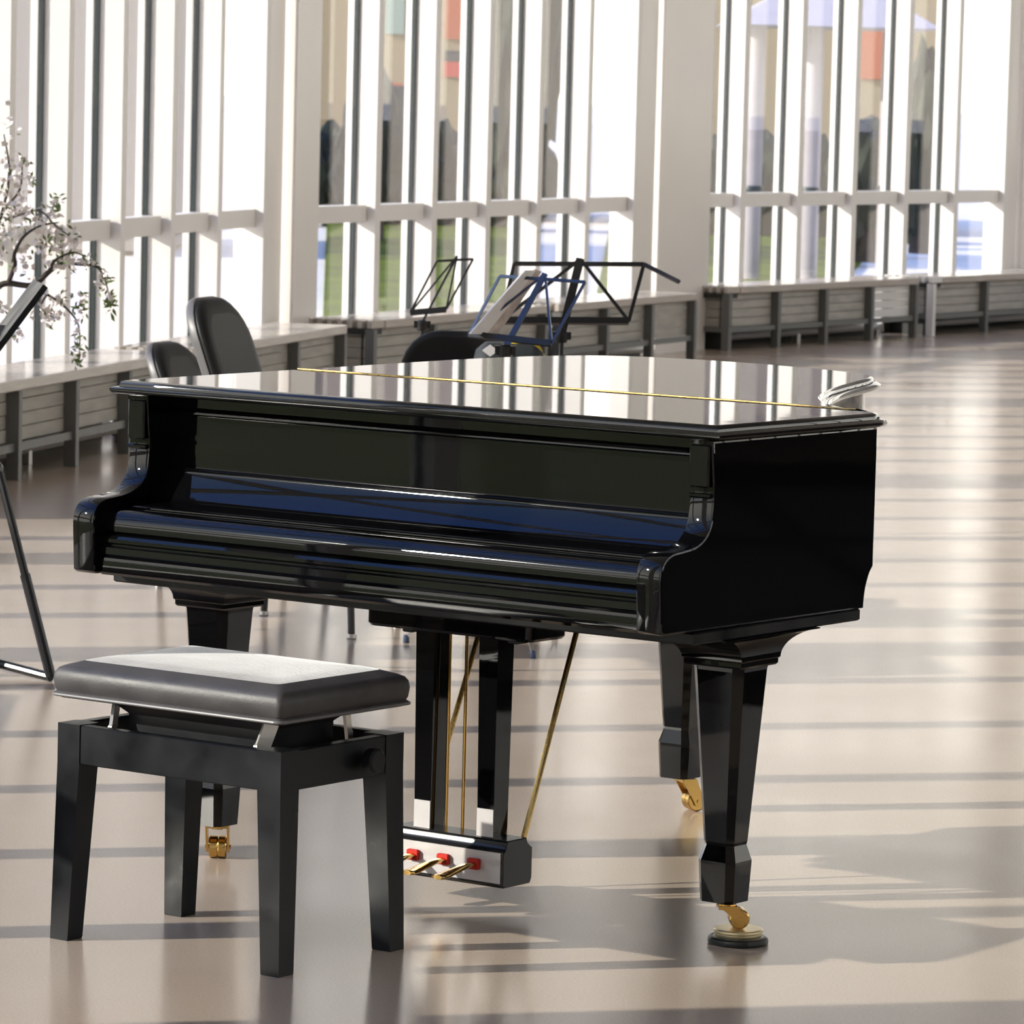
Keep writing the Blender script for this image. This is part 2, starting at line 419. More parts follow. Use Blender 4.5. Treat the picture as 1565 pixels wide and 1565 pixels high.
bench(2, 0.4, 2.2, 'pale bench at the near window, outside the left edge of view')
bench(2, 2.35, 4.3, 'pale bench under the windows beyond the near one')
bench(4, -1.95, -1.15, 'short pale bench nearest on the left edge, beside the blossom branch')
bench(4, -0.98, 1.95, 'pale bench with dark posts left of the piano, under the blossom twigs')
bench(4, 2.12, 4.62, 'pale bench behind the two upright chair backs', rot=1.0)
bench(5, -0.15, 2.2, 'pale bench just right of the first white column, slatted end showing')
bench(5, 2.36, 4.45, 'pale bench behind the black wire music stand', rot=1.2)
ba = bench(6, -0.1, 2.55, 'pale bench just right of the second white column, slatted end showing')
bb = bench(6, 2.75, 5.2, 'grey bench at the far right with a near end painted white as sunlight', rot=1.0)
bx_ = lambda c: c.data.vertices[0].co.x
for o_ in [min((c for c in bb.children if c.name.startswith('post')), key=bx_)] + [c for c in bb.children if c.name.startswith('vent_grille')]: o_.data.materials[0] = M['white']; o_['label'] = 'bench end painted white as sunlight'  # white colour stands in for sun on the near post and grille
o_ = max((c for c in ba.children if c.name.startswith('front_panel')), key=bx_); o_.data.materials[0] = M['white']; o_['label'] = 'front panel painted white as sunlight'  # white colour stands in for sun on the last panel
bench(7, 0.1, 4.5, 'grey bench at the far right edge, past the last column')

# ------------------------------------------------------------------ grand piano
PX, PY, YAW = -0.2203, 8.6456, -0.6259
piano = thing('grand_piano', 'black lacquered grand piano with closed lid on the sunlit floor', 'piano', (PX, PY, 0), YAW)
LACQ = M['lacquer']

# lid outline (local x to the player's right, y towards the tail)
side = [(0.742, 0.0), (0.748, 0.30), (0.752, 0.545)]
curve = smoothpts([(0.752, 0.545), (0.742, 0.585), (0.700, 0.615), (0.600, 0.668), (0.500, 0.770), (0.415, 0.900), (0.350, 1.030), (0.285, 1.180), (0.225, 1.340),
                   (0.175, 1.480), (0.120, 1.575), (0.020, 1.640), (-0.150, 1.690), (-0.330, 1.718), (-0.500, 1.712), (-0.635, 1.660), (-0.725, 1.540), (-0.765, 1.360), (-0.772, 1.15)], 3)
HY = 0.60
def split_front(): return [(-0.738, -0.006), (0.742, -0.006), (0.748, 0.30), (0.752, 0.545), (0.742, 0.585), (0.715, HY - 0.0015), (-0.752, HY - 0.0015)]
flap_poly = split_front()
main_poly = [(0.715, HY + 0.0015)] + [p for p in curve if p[1] > HY + 0.004] + [(-0.765, 0.9), (-0.752, HY + 0.0015)]
def lid_piece(name, poly):
    b = BM()
    prism(b, poly, [(0.012, 0.9785), (0.004, 0.980), (0, 0.9845), (0, 0.9885), (0.005, 0.9925), (0.014, 0.9935), (0.0145, 0.9975), (0.017, 1.003), (0.024, 1.0055)])
    return obj(name, b, M['lid'], piano, angle=50)
lid_piece('lid', main_poly)
flap = lid_piece('front_lid', flap_poly)
b = BM(); tube(b, [(-0.735, HY, 1.0062), (0.66, HY, 1.0062)], 0.0020, 8)
for k in range(46):
    x = -0.72 + k * 0.0298; box(b, x, x + 0.026, HY - 0.006, HY + 0.006, 1.0048, 1.0062)
h = obj('hinge', b, M['brass'], flap); h['label'] = 'long brass lid hinge'

# rim: bent case wall behind the cheeks
rp = [(0.712, 0.545), (0.706, 0.580)] + [p for p in curve if p[1] > 0.60][:]
outer = []
for p in curve: outer.append(p)
outer = [(0.7115, 0.588)] + [p for p in inset([(-0.738, 0.0), (0.742, 0.0)] + curve + [(-0.765, 0.9), (-0.755, 0.6)], 0.034) if p[1] > 0.610] + [(-0.7115, 0.588)]
# open strip -> closed band polygon
def band(poly, th):
    n = len(poly); inn = []
    for i in range(n):
        a = Vector(poly[max(i - 1, 0)]); c = Vector(poly[min(i + 1, n - 1)]); t = (c - a).normalized()
        nn = Vector((-t.y, t.x)); q = Vector(poly[i]) + nn * th; inn.append((q.x, q.y))
    return inn
inn = band(outer, 0.045)
b = BM()
loops = []
zr0, zr1 = 0.700, 0.978
vo = [[b.verts.new((p[0], p[1], z)) for p in outer] for z in (zr0, zr1)]
vi = [[b.verts.new((p[0], p[1], z)) for p in inn] for z in (zr0, zr1)]
for i in range(len(outer) - 1):
    b.faces.new((vo[0][i], vo[0][i + 1], vo[1][i + 1], vo[1][i]))
    b.faces.new((vi[0][i + 1], vi[0][i], vi[1][i], vi[1][i + 1]))
    b.faces.new((vo[1][i], vo[1][i + 1], vi[1][i + 1], vi[1][i]))
    b.faces.new((vo[0][i + 1], vo[0][i], vi[0][i], vi[0][i + 1]))
for q in (0, -1): b.faces.new((vo[0][q], vo[1][q], vi[1][q], vi[0][q]))
obj('rim', b, LACQ, piano, angle=30)
# soundboard underside
sbp = inset([(p[0], p[1]) for p in outer], 0.03)
b = BM(); prism(b, sbp if area2(sbp) > 0 else sbp[::-1], [(0, 0.715), (0, 0.735)])
obj('soundboard', b, M['satin'], piano, smooth=False)
for k, yy in enumerate((0.62, 0.95)):
    b = BM(); box(b, -0.66, 0.38 if k else 0.56, yy, yy + 0.07, 0.66, 0.714, 0.004)
    obj('beam', b, M['satin'], piano, smooth=False)

# cheeks: profile in y-z with the swept key arms
arm = smoothpts([(-0.140, 0.690), (-0.141, 0.735), (-0.131, 0.760), (-0.106, 0.774), (-0.070, 0.778), (-0.030, 0.783), (0.000, 0.796), (0.018, 0.817), (0.026, 0.846), (0.028, 0.885), (0.024, 0.925)], 5)
cheek = [(-0.128, 0.626), (-0.137, 0.632)] + arm + [(0.020, 0.975), (0.60, 0.975), (0.60, 0.705)] + \
        smoothpts([(0.600, 0.703), (0.588, 0.690), (0.577, 0.668), (0.571, 0.645), (0.569, 0.622)], 3)[0:]
for s in (1, -1):
    b = BM(); x0, x1 = (0.657, 0.712) if s > 0 else (-0.712, -0.657)
    pr = [(0.004, x0), (0.001, x0 + 0.001), (0, x0 + 0.004), (0, x1 - 0.004), (0.001, x1 - 0.001), (0.004, x1)]
    prism(b, cheek, pr, XF)
    ck = obj('cheek', b, LACQ, piano, angle=40)
    # raised capital block on the pillar front
    b = BM(); prism(b, rrect(x0 + 0.006, x1 - 0.006, 0.888, 0.968, 0.004, 3), [(0, 0.0215), (0, 0.0175), (0.003, 0.0145)], YF)
    obj('pillar_block', b, LACQ, ck)
    b = BM(); box(b, x0 + 0.004, x1 - 0.004, 0.018, 0.034, 0.868, 0.878, 0.003)
    obj('pillar_bead', b, LACQ, ck)

# front between the cheeks
XI = 0.6565
def xprism(name, poly, x0=-XI, x1=XI, m=LACQ, parent=piano, angle=32):
    b = BM(); prism(b, poly if area2(poly) > 0 else poly[::-1], [(0, x0), (0, x1)], XF)
    return obj(name, b, m, parent, angle=angle)
xprism('music_panel', [(0.100, 0.832), (0.100, 0.9355), (0.0960, 0.9365), (0.0945, 0.939), (0.0945, 0.9415), (0.0958, 0.9455), (0.0976, 0.9490), (0.100, 0.9525), (0.100, 0.977), (0.13, 0.977), (0.13, 0.832)], angle=26)
cove = smoothpts([(0.092, 0.8315), (0.086, 0.8305), (0.083, 0.828), (0.0845, 0.825), (0.084, 0.820), (0.076, 0.804), (0.066, 0.788), (0.054, 0.772), (0.046, 0.765), (0.030, 0.7625), (-0.012, 0.7605)], 4)
xprism('fallboard', cove + [(-0.044, 0.760), (-0.048, 0.758), (-0.048, 0.7555), (0.12, 0.755), (0.12, 0.8315)])
roll = [(-0.108 + 0.030 * (1 - math.sin(t)), 0.722 + 0.032 * math.cos(t)) for t in [R(a) for a in range(0, 91, 9)]]
roll = [(-0.078 - 0.030 * math.sin(R(a)), 0.722 + 0.032 * math.cos(R(a))) for a in range(0, 91, 9)]
xprism('key_lid', [(-0.046, 0.7545), (-0.052, 0.754)] + roll + [(-0.108, 0.712), (-0.102, 0.707), (-0.05, 0.707), (0.0, 0.72), (0.0, 0.7545)])
xprism('key_slip', [(0.0, 0.7065), (-0.104, 0.7065), (-0.112, 0.703), (-0.116, 0.697), (-0.116, 0.690), (-0.110, 0.686), (-0.110, 0.683), (-0.119, 0.680), (-0.1195, 0.6665), (-0.115, 0.663),
                    (-0.121, 0.659), (-0.123, 0.640), (-0.121, 0.630), (-0.113, 0.624), (-0.10, 0.6235), (0.0, 0.6235)], angle=25)
b = BM(); box(b, -0.706, 0.706, -0.02, 0.565, 0.598, 0.6215, 0.003); obj('keybed', b, M['satin'], piano)
b = BM(); box(b, -0.6565, 0.6565, 0.01, 0.568, 0.6225, 0.70); obj('key_frame', b, M['satin'], piano, smooth=False)

# legs
def legring(cx, cy, w, z, ch):
    h = w / 2
    return [(cx + a, cy + c, z) for a, c in ((-h + ch, -h), (h - ch, -h), (h, -h + ch), (h, h - ch), (h - ch, h), (-h + ch, h), (-h, h - ch), (-h, -h + ch))]
def leg(cx, cy, ztop, cove=True):
    b = BM()
    pr = [(0.070, 0.076, .012), (0.078, 0.150, .014), (0.078, 0.156, .014), (0.062, 0.186, .012), (0.0645, 0.192, .012), (0.105, 0.524, .017), (0.107, 0.532, .017)]
    rings(b, [legring(cx, cy, w * 1.08, z, ch) for w, z, ch in pr])
    l = obj('leg', b, LACQ, piano, angle=3)
    b = BM(); so_ = 1 if cx > 0 else -1
    cv = [(0.0, 0.532, 0.0), (0.003, 0.536, 0.0), (0.003, 0.544, 0.0), (0.006, 0.547, 0.0)]
    for k in range(1, 11):
        a = R(90 * k / 10); cv.append((0.006 + 0.098 * (1 - math.cos(a)), 0.547 + 0.048 * math.sin(a), 1 - math.cos(a)))
    cv += [(0.104, ztop, 1.0)]
    L = []
    for e_, z, q_ in cv:
        xo = cx + so_ * ((0.062 + min(e_, 0.006) + 0.026 * q_) if cove else (0.062 + e_)); xi = cx - so_ * (0.062 + e_)
        x0, x1 = sorted((xo, xi)); y0, y1 = cy - 0.062 - e_ * (1.0 if cove else .5), cy + 0.062 + e_ * (1.0 if cove else .5)
        L.append([(x0, y0, z), (x1, y0, z), (x1, y1, z), (x0, y1, z)])
    rings(b, L)
    obj('leg_block', b, LACQ, l, angle=28)
    return l
def caster(cx, cy, parent, ang, zbase=0.0, r=0.0235):
    """bracket, twin wheel, axle; wheel trails towards ang"""
    d = Vector((math.cos(ang), math.sin(ang))); s = Vector((-d.y, d.x)); wz = zbase + r
    off = 0.023; W = Vector((cx, cy)) + d * off
    b = BM(); lathe(b, [(0.017, 0.0), (0.017, -0.006), (0.011, -0.008), (0.011, -0.012)], (cx, cy, 0.0765), 20)
    for q in (-1, 1):
        o2 = s * q * 0.0222
        P = [(Vector((cx, cy)) - d * 0.018, 0.0748), (Vector((cx, cy)) + d * 0.017, 0.0748), (W + d * 0.013, wz + 0.004), (W + d * 0.009, wz - 0.010), (W + d * 0.002, wz - 0.013), (W - d * 0.007, wz - 0.010), (W - d * 0.013, wz + 0.002)]
        L = [[(p.x + o2.x + s.x * e, p.y + o2.y + s.y * e, z) for p, z in P] for e in (-0.0022, 0.0022)]
        rings(b, L)
    P2 = [Vector((cx, cy)) - d * 0.018, Vector((cx, cy)) + d * 0.017]
    L = [[(p.x + s.x * q, p.y + s.y * q, z) for p, q in ((P2[0], -0.0232), (P2[1], -0.0232), (P2[1], 0.0232), (P2[0], 0.0232))] for z in (0.068, 0.0748)]
    rings(b, L)
    br = obj('caster_bracket', b, M['brass'], parent)
    b = BM()
    pr = [(0.004, -0.0185), (r - 0.003, -0.0185), (r, -0.016), (r, -0.002), (r - 0.0015, 0.0), (r, 0.002), (r, 0.016), (r - 0.003, 0.0185), (0.004, 0.0185)]
    loops = [[(W.x + s.x * h + d.x * rr * math.cos(2 * PI * k / 28), W.y + s.y * h + d.y * rr * math.cos(2 * PI * k / 28), wz + rr * math.sin(2 * PI * k / 28)) for k in range(28)] for rr, h in pr]
    rings(b, loops)
    for f in b.faces:
        if len(f.verts) > 8: f.material_index = 1
    tube(b, [(W.x - s.x * 0.027, W.y - s.y * 0.027, wz), (W.x + s.x * 0.027, W.y + s.y * 0.027, wz)], 0.0045, 10)
    obj('caster_wheel', b, [M['brass'], M['bronze']], parent)
    return W
CUP_Z = 0.0303
l1 = leg(0.615, 0.250, 0.5975); cw = caster(0.641, 0.221, l1, R(40), CUP_Z, 0.0195)
l2 = leg(-0.650, 0.250, 0.5975); caster(-0.648, 0.255, l2, R(125), 0.0)
l3 = leg(-0.315, 1.485, 0.66, False); caster(-0.300, 1.485, l3, R(60), 0.0)
b = BM(); box(b, -0.43, -0.20, 1.37, 1.60, 0.659, 0.7145, 0.006); obj('rear_leg_plate', b, LACQ, piano)

# pedal lyre
LY = 0.205
b = BM(); prism(b, rrect(-0.205, 0.205, 0.165, 0.295, 0.02, 3), [(0.006, 0.540), (0, 0.546), (0, 0.5975)])
lyre = obj('pedal_lyre', b, LACQ, piano)
for s in (-1, 1):
    b = BM(); rings(b, [[(s * 0.078 + a * w / 2, 0.228 + c * dd / 2, z) for a, c in ((-1, -1), (1, -1), (1, 1), (-1, 1))] for w, dd, z in ((0.040, 0.046, 0.140), (0.046, 0.054, 0.5405))])
    obj('lyre_post', b, LACQ, lyre)
    b = BM(); box(b, s * 0.13 - 0.012, s * 0.13 + 0.012, 0.21, 0.245, 0.528, 0.5395, 0.002); obj('lyre_peg', b, M['satin'], lyre)
    b = BM(); tube(b, [(s * 0.124, 0.268, 0.128), (s * 0.116, 0.475, 0.60)], 0.0058, 10); obj('lyre_brace', b, M['brass'], lyre)
lb = [(0.184, 0.047), (0.180, 0.052), (0.180, 0.118), (0.186, 0.122), (0.190, 0.128), (0.192, 0.136), (0.196, 0.140), (0.258, 0.140), (0.262, 0.130), (0.272, 0.123), (0.278, 0.120), (0.278, 0.058), (0.272, 0.047)]
b = BM(); prism(b, lb, [(0.002, -0.142), (0, -0.140), (0, 0.140), (0.002, 0.142)], XF)
obj('pedal_box', b, M['lyre'], lyre, angle=25)
b = BM(); box(b, -0.136, 0.136, 0.1782, 0.1797, 0.056, 0.117); fp_ = obj('pale_front', b, M['plate'], lyre, smooth=False); fp_['label'] = 'pale face added on the front of the pedal box'  # thin slab added to make the box front pale
for s in (-1, 1):
    b = BM(); box(b, s * 0.078 - 0.0198, s * 0.078 + 0.0198, 0.2025, 0.2045, 0.141, 0.196); obj('post_plate', b, M['plate'], lyre, smooth=False)['label'] = 'pale face added at the foot of the lyre post'  # thin slab added to make the post foot pale
for k, x in enumerate((-0.075, 0.0, 0.075)):
    b = BM()
    pts = smoothpts([(x, 0.19, 0.090), (x, 0.15, 0.089), (x, 0.11, 0.084), (x, 0.075, 0.079), (x, 0.055, 0.078)], 4)
    wid = [0.008 + 0.010 * min(1, i / (len(pts) - 4)) for i in range(len(pts))]; wid[-1] = 0.010
    L = []
    for (px_, py_, pz_), w in zip(pts, wid):
        L.append([(px_ + w * math.cos(2 * PI * q / 12), py_, pz_ + 0.005 * math.sin(2 * PI * q / 12)) for q in range(12)])
    rings(b, L)
    pd = obj('pedal', b, M['brass'], lyre)
    b = BM(); box(b, x - 0.013, x + 0.013, 0.168, 0.1778, 0.079, 0.101, 0.002); obj('felt_bushing', b, M['felt'], lyre)
    b = BM(); tube(b, [(x * 0.55, 0.235, 0.139), (x * 0.55, 0.235, 0.541)], 0.0035, 8); obj('pedal_rod', b, M['brass'], lyre)

# caster cup under the front right leg
cY = math.cos(YAW); sY = math.sin(YAW)
cupx = PX + cY * cw.x - sY * cw.y; cupy = PY + sY * cw.x + cY * cw.y
cup = thing('caster_cup', 'round cup with cream disc and black rubber ring under the front piano wheel', 'caster cup', (cupx, cupy, 0))
b = BM(); lathe(b, [(0.052, 0.0), (0.0575, 0.002), (0.0585, 0.006), (0.0575, 0.012), (0.054, 0.0145), (0.049, 0.015)], n=56)
obj('rubber_ring', b, M['rubber'], cup)
b = BM(); lathe(b, [(0.044, 0.0151), (0.0455, 0.019), (0.0455, 0.022), (0.0475, 0.024), (0.0475, 0.028), (0.0455, 0.0300), (0.038, 0.0302), (0.010, 0.0302)], n=56)
obj('cup_disc', b, M['pale_brass'], cup)

# ------------------------------------------------------------------ piano bench
st = thing('piano_stool', 'black leather piano stool with square legs in front of the keyboard', 'stool', (-0.5159, 8.3194, 0), -0.6244)
for sx in (-1, 1):
    for sy in (-1, 1):
        b = BM(); ox, oy = sx * 0.268, sy * 0.183
        def q(w, z, sp_): 
            x0, x1 = sorted((ox + sx * sp_, ox + sx * sp_ - sx * w)); y0, y1 = sorted((oy + sy * sp_ * .5, oy + sy * sp_ * .5 - sy * w))
            return [(x0, y0, z), (x1, y0, z), (x1, y1, z), (x0, y1, z)]
        rings(b, [q(0.042, 0.0, 0.008), q(0.043, 0.004, 0.008), q(0.054, 0.335, 0.0), q(0.054, 0.4105, 0.0)])
        obj('leg', b, M['satin'], st)
for s in (-1, 1):
    b = BM(); y0, y1 = sorted((s * 0.181, s * 0.157)); box(b, -0.2135, 0.2135, y0, y1, 0.336, 0.4095, 0.002); obj('apron', b, M['satin'], st)
    b = BM(); x0, x1 = sorted((s * 0.266, s * 0.242)); box(b, x0, x1, -0.1285, 0.1285, 0.336, 0.4095, 0.002); obj('apron', b, M['satin'], st)
b = BM()
cush = rrect(-0.274, 0.274, -0.194, 0.194, 0.012, 4)
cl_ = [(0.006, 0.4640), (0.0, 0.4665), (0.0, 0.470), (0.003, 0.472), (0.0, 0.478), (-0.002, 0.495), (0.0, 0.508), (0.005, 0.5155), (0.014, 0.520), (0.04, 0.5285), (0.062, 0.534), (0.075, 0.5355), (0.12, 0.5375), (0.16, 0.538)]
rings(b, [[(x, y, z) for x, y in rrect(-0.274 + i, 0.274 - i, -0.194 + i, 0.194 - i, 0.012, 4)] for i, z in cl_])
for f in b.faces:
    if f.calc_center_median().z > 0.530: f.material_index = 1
seat = obj('seat', b, [M['leather'], M['pale_top']], st, angle=45)
b = BM(); tube(b, [(x, y, 0.4655) for x, y in inset(cush, -0.002)] + [(cush[0][0], cush[0][1] - .002, 0.4655)], 0.0032, 8)
obj('piping', b, M['shell'], seat)
b = BM(); box(b, -0.262, 0.262, -0.182, 0.182, 0.4585, 0.4638, 0.001); obj('seat_board', b, M['satin'], st)
b = BM()
L = [[(sx * hx, sy * hy, z) for sx, sy in ((-1, -1), (1, -1), (1, 1), (-1, 1))] for hx, hy, z in ((0.165, 0.10, 0.38), (0.165, 0.10, 0.43), (0.20, 0.125, 0.4583))]
rings(b, L); obj('lift_box', b, M['satin'], st, smooth=False)
for s in (-1, 1):
    for u in (-1, 1):
        b = BM(); x = s * 0.175
        beam(b, (x, u * 0.14, 0.372), (x + s * 0.012, u * 0.11, 0.452), 0.006, 0.030)
        lathe(b, [(0.008, -0.004), (0.008, 0.004)], (x, u * 0.135, 0.405), 14, axis='x')
        obj('lift_arm', b, M['steel'], st)['label'] = 'pale steel scissor arm of the height lift'
for s in (-1, 1):
    b = BM(); lathe(b, [(0.008, 0.0), (0.008, 0.012), (0.022, 0.014), (0.024, 0.02), (0.024, 0.034), (0.020, 0.038)], (s * 0.2665, 0.06, 0.372), 24, axis='x') if s > 0 else lathe(b, [(0.008, 0.0), (0.008, -0.012), (0.022, -0.014), (0.024, -0.02), (0.024, -0.034), (0.020, -0.038)], (s * 0.2665, 0.06, 0.372), 24, axis='x')
    obj('height_knob', b, M['satin'], st)

# ------------------------------------------------------------------ chairs behind the piano
def chair(label, loc, face, back_h=0.95, lean=0.22, w=0.42, shell='shell'):
    """face = world direction the sitter looks; local +y is that direction"""
    rz = math.atan2(face[1], face[0]) - PI / 2
    c = thing('padded_chair', label, 'chair', loc, rz, 'black padded chairs behind the piano')
    for sx in (-1, 1):
        for sy in (-1, 1):
            b = BM(); tube(b, [(sx * 0.205, sy * 0.215, 0.0), (sx * 0.19, sy * 0.19, 0.43)], 0.011, 10)
            lg = obj('leg', b, M['blackmetal'], c)
            b = BM(); lathe(b, [(0.013, 0.0), (0.015, 0.003), (0.014, 0.014)], (sx * 0.205, sy * 0.215, 0.0), 12); obj('foot_cap', b, M['steel'], lg)
    b = BM(); box(b, -0.19, 0.19, -0.19, 0.19, 0.405, 0.4295); obj('seat_frame', b, M['blackmetal'], c, smooth=False)
    b = BM(); prism(b, rrect(-0.215, 0.215, -0.20, 0.225, 0.05, 6), [(0.015, 0.430), (0, 0.438), (0, 0.468), (0.012, 0.482), (0.05, 0.490)]); obj('seat', b, M['fabric'], c, angle=60)
    # back rest: rounded outline, bent and reclined
    z0 = 0.52; P = []
    rr = 0.13; hw = w / 2
    P = rrect(-hw, hw, 0.0, back_h - z0, 0.05, 4)
    P2 = []
    for x, z in P:
        P2.append((x, z))
    top = back_h - z0
    P2 = [(-hw + 0.03, 0), (hw - 0.03, 0), (hw, 0.03), (hw, 0.10), (hw, top * 0.5), (hw, top - rr)] + [(hw - rr + rr * math.cos(R(a)), top - rr + rr * math.sin(R(a))) for a in range(15, 91, 15)] + \
         [(-hw + rr + rr * math.cos(R(a)), top - rr + rr * math.sin(R(a))) for a in range(90, 166, 15)] + [(-hw, top - rr), (-hw, top * 0.5), (-hw, 0.10), (-hw, 0.03)]
    def fr(x, z, d):
        return (x, -0.19 - lean * z - 0.25 * x * x * -1 * 0.6 - 0.05 * (z / top) ** 2 + d, z0 + z)
    b = BM(); prism(b, P2, [(0.020, -0.034), (0.006, -0.031), (0, -0.022), (-0.002, -0.004), (0.004, -0.002)], fr)
    bs_ = obj('back_shell', b, M[shell], c, angle=60)
    if shell == 'shell': bs_['label'] = 'grey padded shell on the back side'
    b = BM(); prism(b, P2, [(0.004, -0.0015), (0, 0.002), (0, 0.010), (0.004, 0.018), (0.012, 0.025), (0.025, 0.0285), (0.045, 0.030)], fr)
    obj('backrest', b, M['fabric'], c, angle=60)
    for sx in (-1, 1):
        b = BM(); tube(b, [(sx * 0.17, -0.185, 0.415), (sx * 0.17, -0.222, 0.47), (sx * 0.17, -0.236, 0.53)], 0.010, 8); obj('back_support', b, M['blackmetal'], c)
    return c
def chair_at(label, rn, l, wl=0.41, d=0.43, **k):
    l = Vector((l[0], l[1])).normalized(); f = Vector((l.y, -l.x))
    ctr = Vector(rn) + l * (wl / 2) + f * (d / 2)
    return chair(label, (ctr.x, ctr.y, 0), (f.x, f.y), **k)
chair_at('black chair with tall rounded back standing left behind the piano lid', (-0.87, 13.16), (0.30, 0.95), back_h=0.97, lean=0.22, w=0.37)
chair_at('low black chair back at the far left behind the piano lid', (-1.13, 14.35), (0.30, 0.95), back_h=0.765, lean=0.24, w=0.37)
c3 = chair('black chair seen from behind under the blue music stand', (-0.13, 13.95, 0), (0.10, 1.0), back_h=0.872, lean=0.08, w=0.40, shell='fabric')

bag = thing('backpack', 'dark bag with yellow strap and white tag behind the piano lid', 'bag', (0.0, 13.45, 0), 0.08)
b = BM(); prism(b, rrect(-0.13, 0.09, -0.09, 0.09, 0.05, 5), [(0.02, 0.0), (0, 0.02), (0, 0.78), (0.012, 0.83), (0.04, 0.855)]); obj('bag_body', b, M['bagcloth'], bag, angle=60)
b = BM(); tube(b, [(-0.02, -0.04, 0.845), (0.02, -0.045, 0.868), (0.06, -0.04, 0.845), (0.085, -0.03, 0.80)], 0.009, 8); obj('strap', b, M['yellowcloth'], bag)
b = BM()
rings(b, [[(-0.085 + a, -0.0915 - e, 0.835 + c) for a, c in ((-0.024, 0), (0, -0.018), (0.024, 0), (0, 0.018))] for e in (0.0, 0.003)]); obj('tag', b, M['paper'], bag, smooth=False)

# ------------------------------------------------------------------ music stands
def stand(name, label, tl, tr, bl, br, m, thick=0.004, spine=3.2, tray=0.022, traym=None, ext=None, joint_drop=0.05, ang0=0.4, footmat=None, spread=0.27):
    tl, tr, bl, br = [Vector(p) for p in (tl, tr, bl, br)]
    midb = (bl + br) / 2; midt = (tl + tr) / 2
    down = (midb - midt).normalized()
    hub = midb + down * joint_drop
    root = thing(name, label, 'music stand', (hub.x, hub.y, 0))
    o = Vector((hub.x, hub.y, 0)); L = lambda p: Vector(p) - o
    nrm = (br - bl).cross(tl - bl).normalized()
    apex = midt + (midt - midb).normalized() * 0.018
    b = BM(); beam(b, L(bl), L(br), tray, thick * 2.0, upv=nrm)
    desk = obj('desk_tray', b, traym or M['blackmetal'], root)
    b = BM()
    for p, q_, k in ((tl, tr, 1), (tl, bl, .9), (tr, br, .9), (apex, bl, .8), (apex, br, .8)):
        beam(b, L(p), L(q_), thick * k * 1.6, thick * k, upv=nrm)
    if ext: 
        beam(b, L(ext[0]), L(ext[1]), thick * 1.5, thick, upv=nrm)
    obj('desk_frame', b, m, root)
    b = BM(); beam(b, L(apex), L(hub), thick * spine, thick * 1.4, upv=nrm); obj('spine', b, m, root)
    b = BM(); lathe(b, [(0.016, -0.02), (0.02, -0.012), (0.02, 0.012), (0.012, 0.02)], (0, 0, hub.z - 0.01), 16); box(b, -0.03, 0.03, -0.008, 0.008, hub.z - 0.02, hub.z + 0.006)
    obj('joint', b, M['blackmetal'], root)
    b = BM(); tube(b, [(0, 0, 0.10), (0, 0, 0.52)], 0.010, 12); tube(b, [(0, 0, 0.50), (0, 0, hub.z - 0.01)], 0.0075, 12); obj('pole', b, m, root)
    for k in range(3):
        a = ang0 + k * 2 * PI / 3; d = Vector((math.cos(a), math.sin(a), 0))
        b = BM(); beam(b, Vector((0, 0, 0.42)) + d * 0.01, d * spread + Vector((0, 0, 0.012)), 0.012, 0.005); beam(b, Vector((0, 0, 0.13)) + d * 0.01, d * spread * 0.6 + Vector((0, 0, 0.172)), 0.009, 0.004)
        lg = obj('leg', b, footmat or m, root)
        b = BM(); lathe(b, [(0.008, 0), (0.010, 0.004), (0.008, 0.024)], (d.x * spread, d.y * spread, 0), 10); obj('foot', b, m, lg)
    return root
D1 = 14.6
stand('music_stand', 'black wire music stand with wide folding desk right of the piano hinge', at(786, 403, D1 + .08), at(984, 404, D1 + .08), at(766, 490, D1), at(961, 491, D1), M['blackmetal'], 0.0085,
      ext=(at(984, 404, D1 + .08), at(1038, 431, D1 - .05)), joint_drop=0.045, ang0=0.9)
D2 = 12.95
stand('music_stand', 'small blue folding music stand holding sheet music', at(764, 422, D2 + .1), at(894, 431, D2 - .02), at(717, 511, D2 + .05), at(843, 525, D2 - .08), M['bluemetal'], 0.0055, spine=3.0, tray=0.018, joint_drop=0.03, ang0=3.0, footmat=M['chrome'])
D3 = 16.2
stand('music_stand', 'thin black wire music stand farthest back, left of the blue one', at(668, 399, D3 + .1), at(723, 396, D3 + .1), at(627, 478, D3), at(682, 473, D3), M['blackmetal'], 0.0050, spine=1.5, tray=0.020, joint_drop=0.05, ang0=1.4)

# sheet music on the blue stand
bl, br_, tl_ = at(717, 511, D2 + .05), at(843, 525, D2 - .08), at(764, 422, D2 + .1)
ux = (br_ - bl).normalized(); uy = (tl_ - bl).normalized(); un = ux.cross(uy).normalized()
if un.y > 0: un = -un
sm = thing('sheet_music', 'white sheet music leaning on the blue music stand', 'sheet music', bl)
Lp = lambda p: p - bl
b = BM()
p0, p1 = at(716, 510, D2 - .02), at(800, 413, D2 + .04)
base = [p0, at(741, 511, D2 + .06)]
topp = [p1, at(816, 413, D2 + .10)]
th = Vector((0.006, -0.006, 0.0))
rings(b, [[Lp(base[0]), Lp(base[1]), Lp(topp[1]), Lp(topp[0])], [Lp(base[0] + th), Lp(base[1] + th), Lp(topp[1] + th), Lp(topp[0] + th)]])
obj('loose_sheets', b, M['paper'], sm, smooth=False)
b = BM()
base = [at(742, 512, D2 + .06), at(756, 513, D2 + .08)]; topp = [at(814, 411, D2 + .11), at(825, 415, D2 + .14)]
rings(b, [[Lp(base[0]), Lp(base[1]), Lp(topp[1]), Lp(topp[0])], [Lp(base[0] + th), Lp(base[1] + th), Lp(topp[1] + th), Lp(topp[0] + th)]])
obj('score_booklet', b, M['oldpaper'], sm, smooth=False)

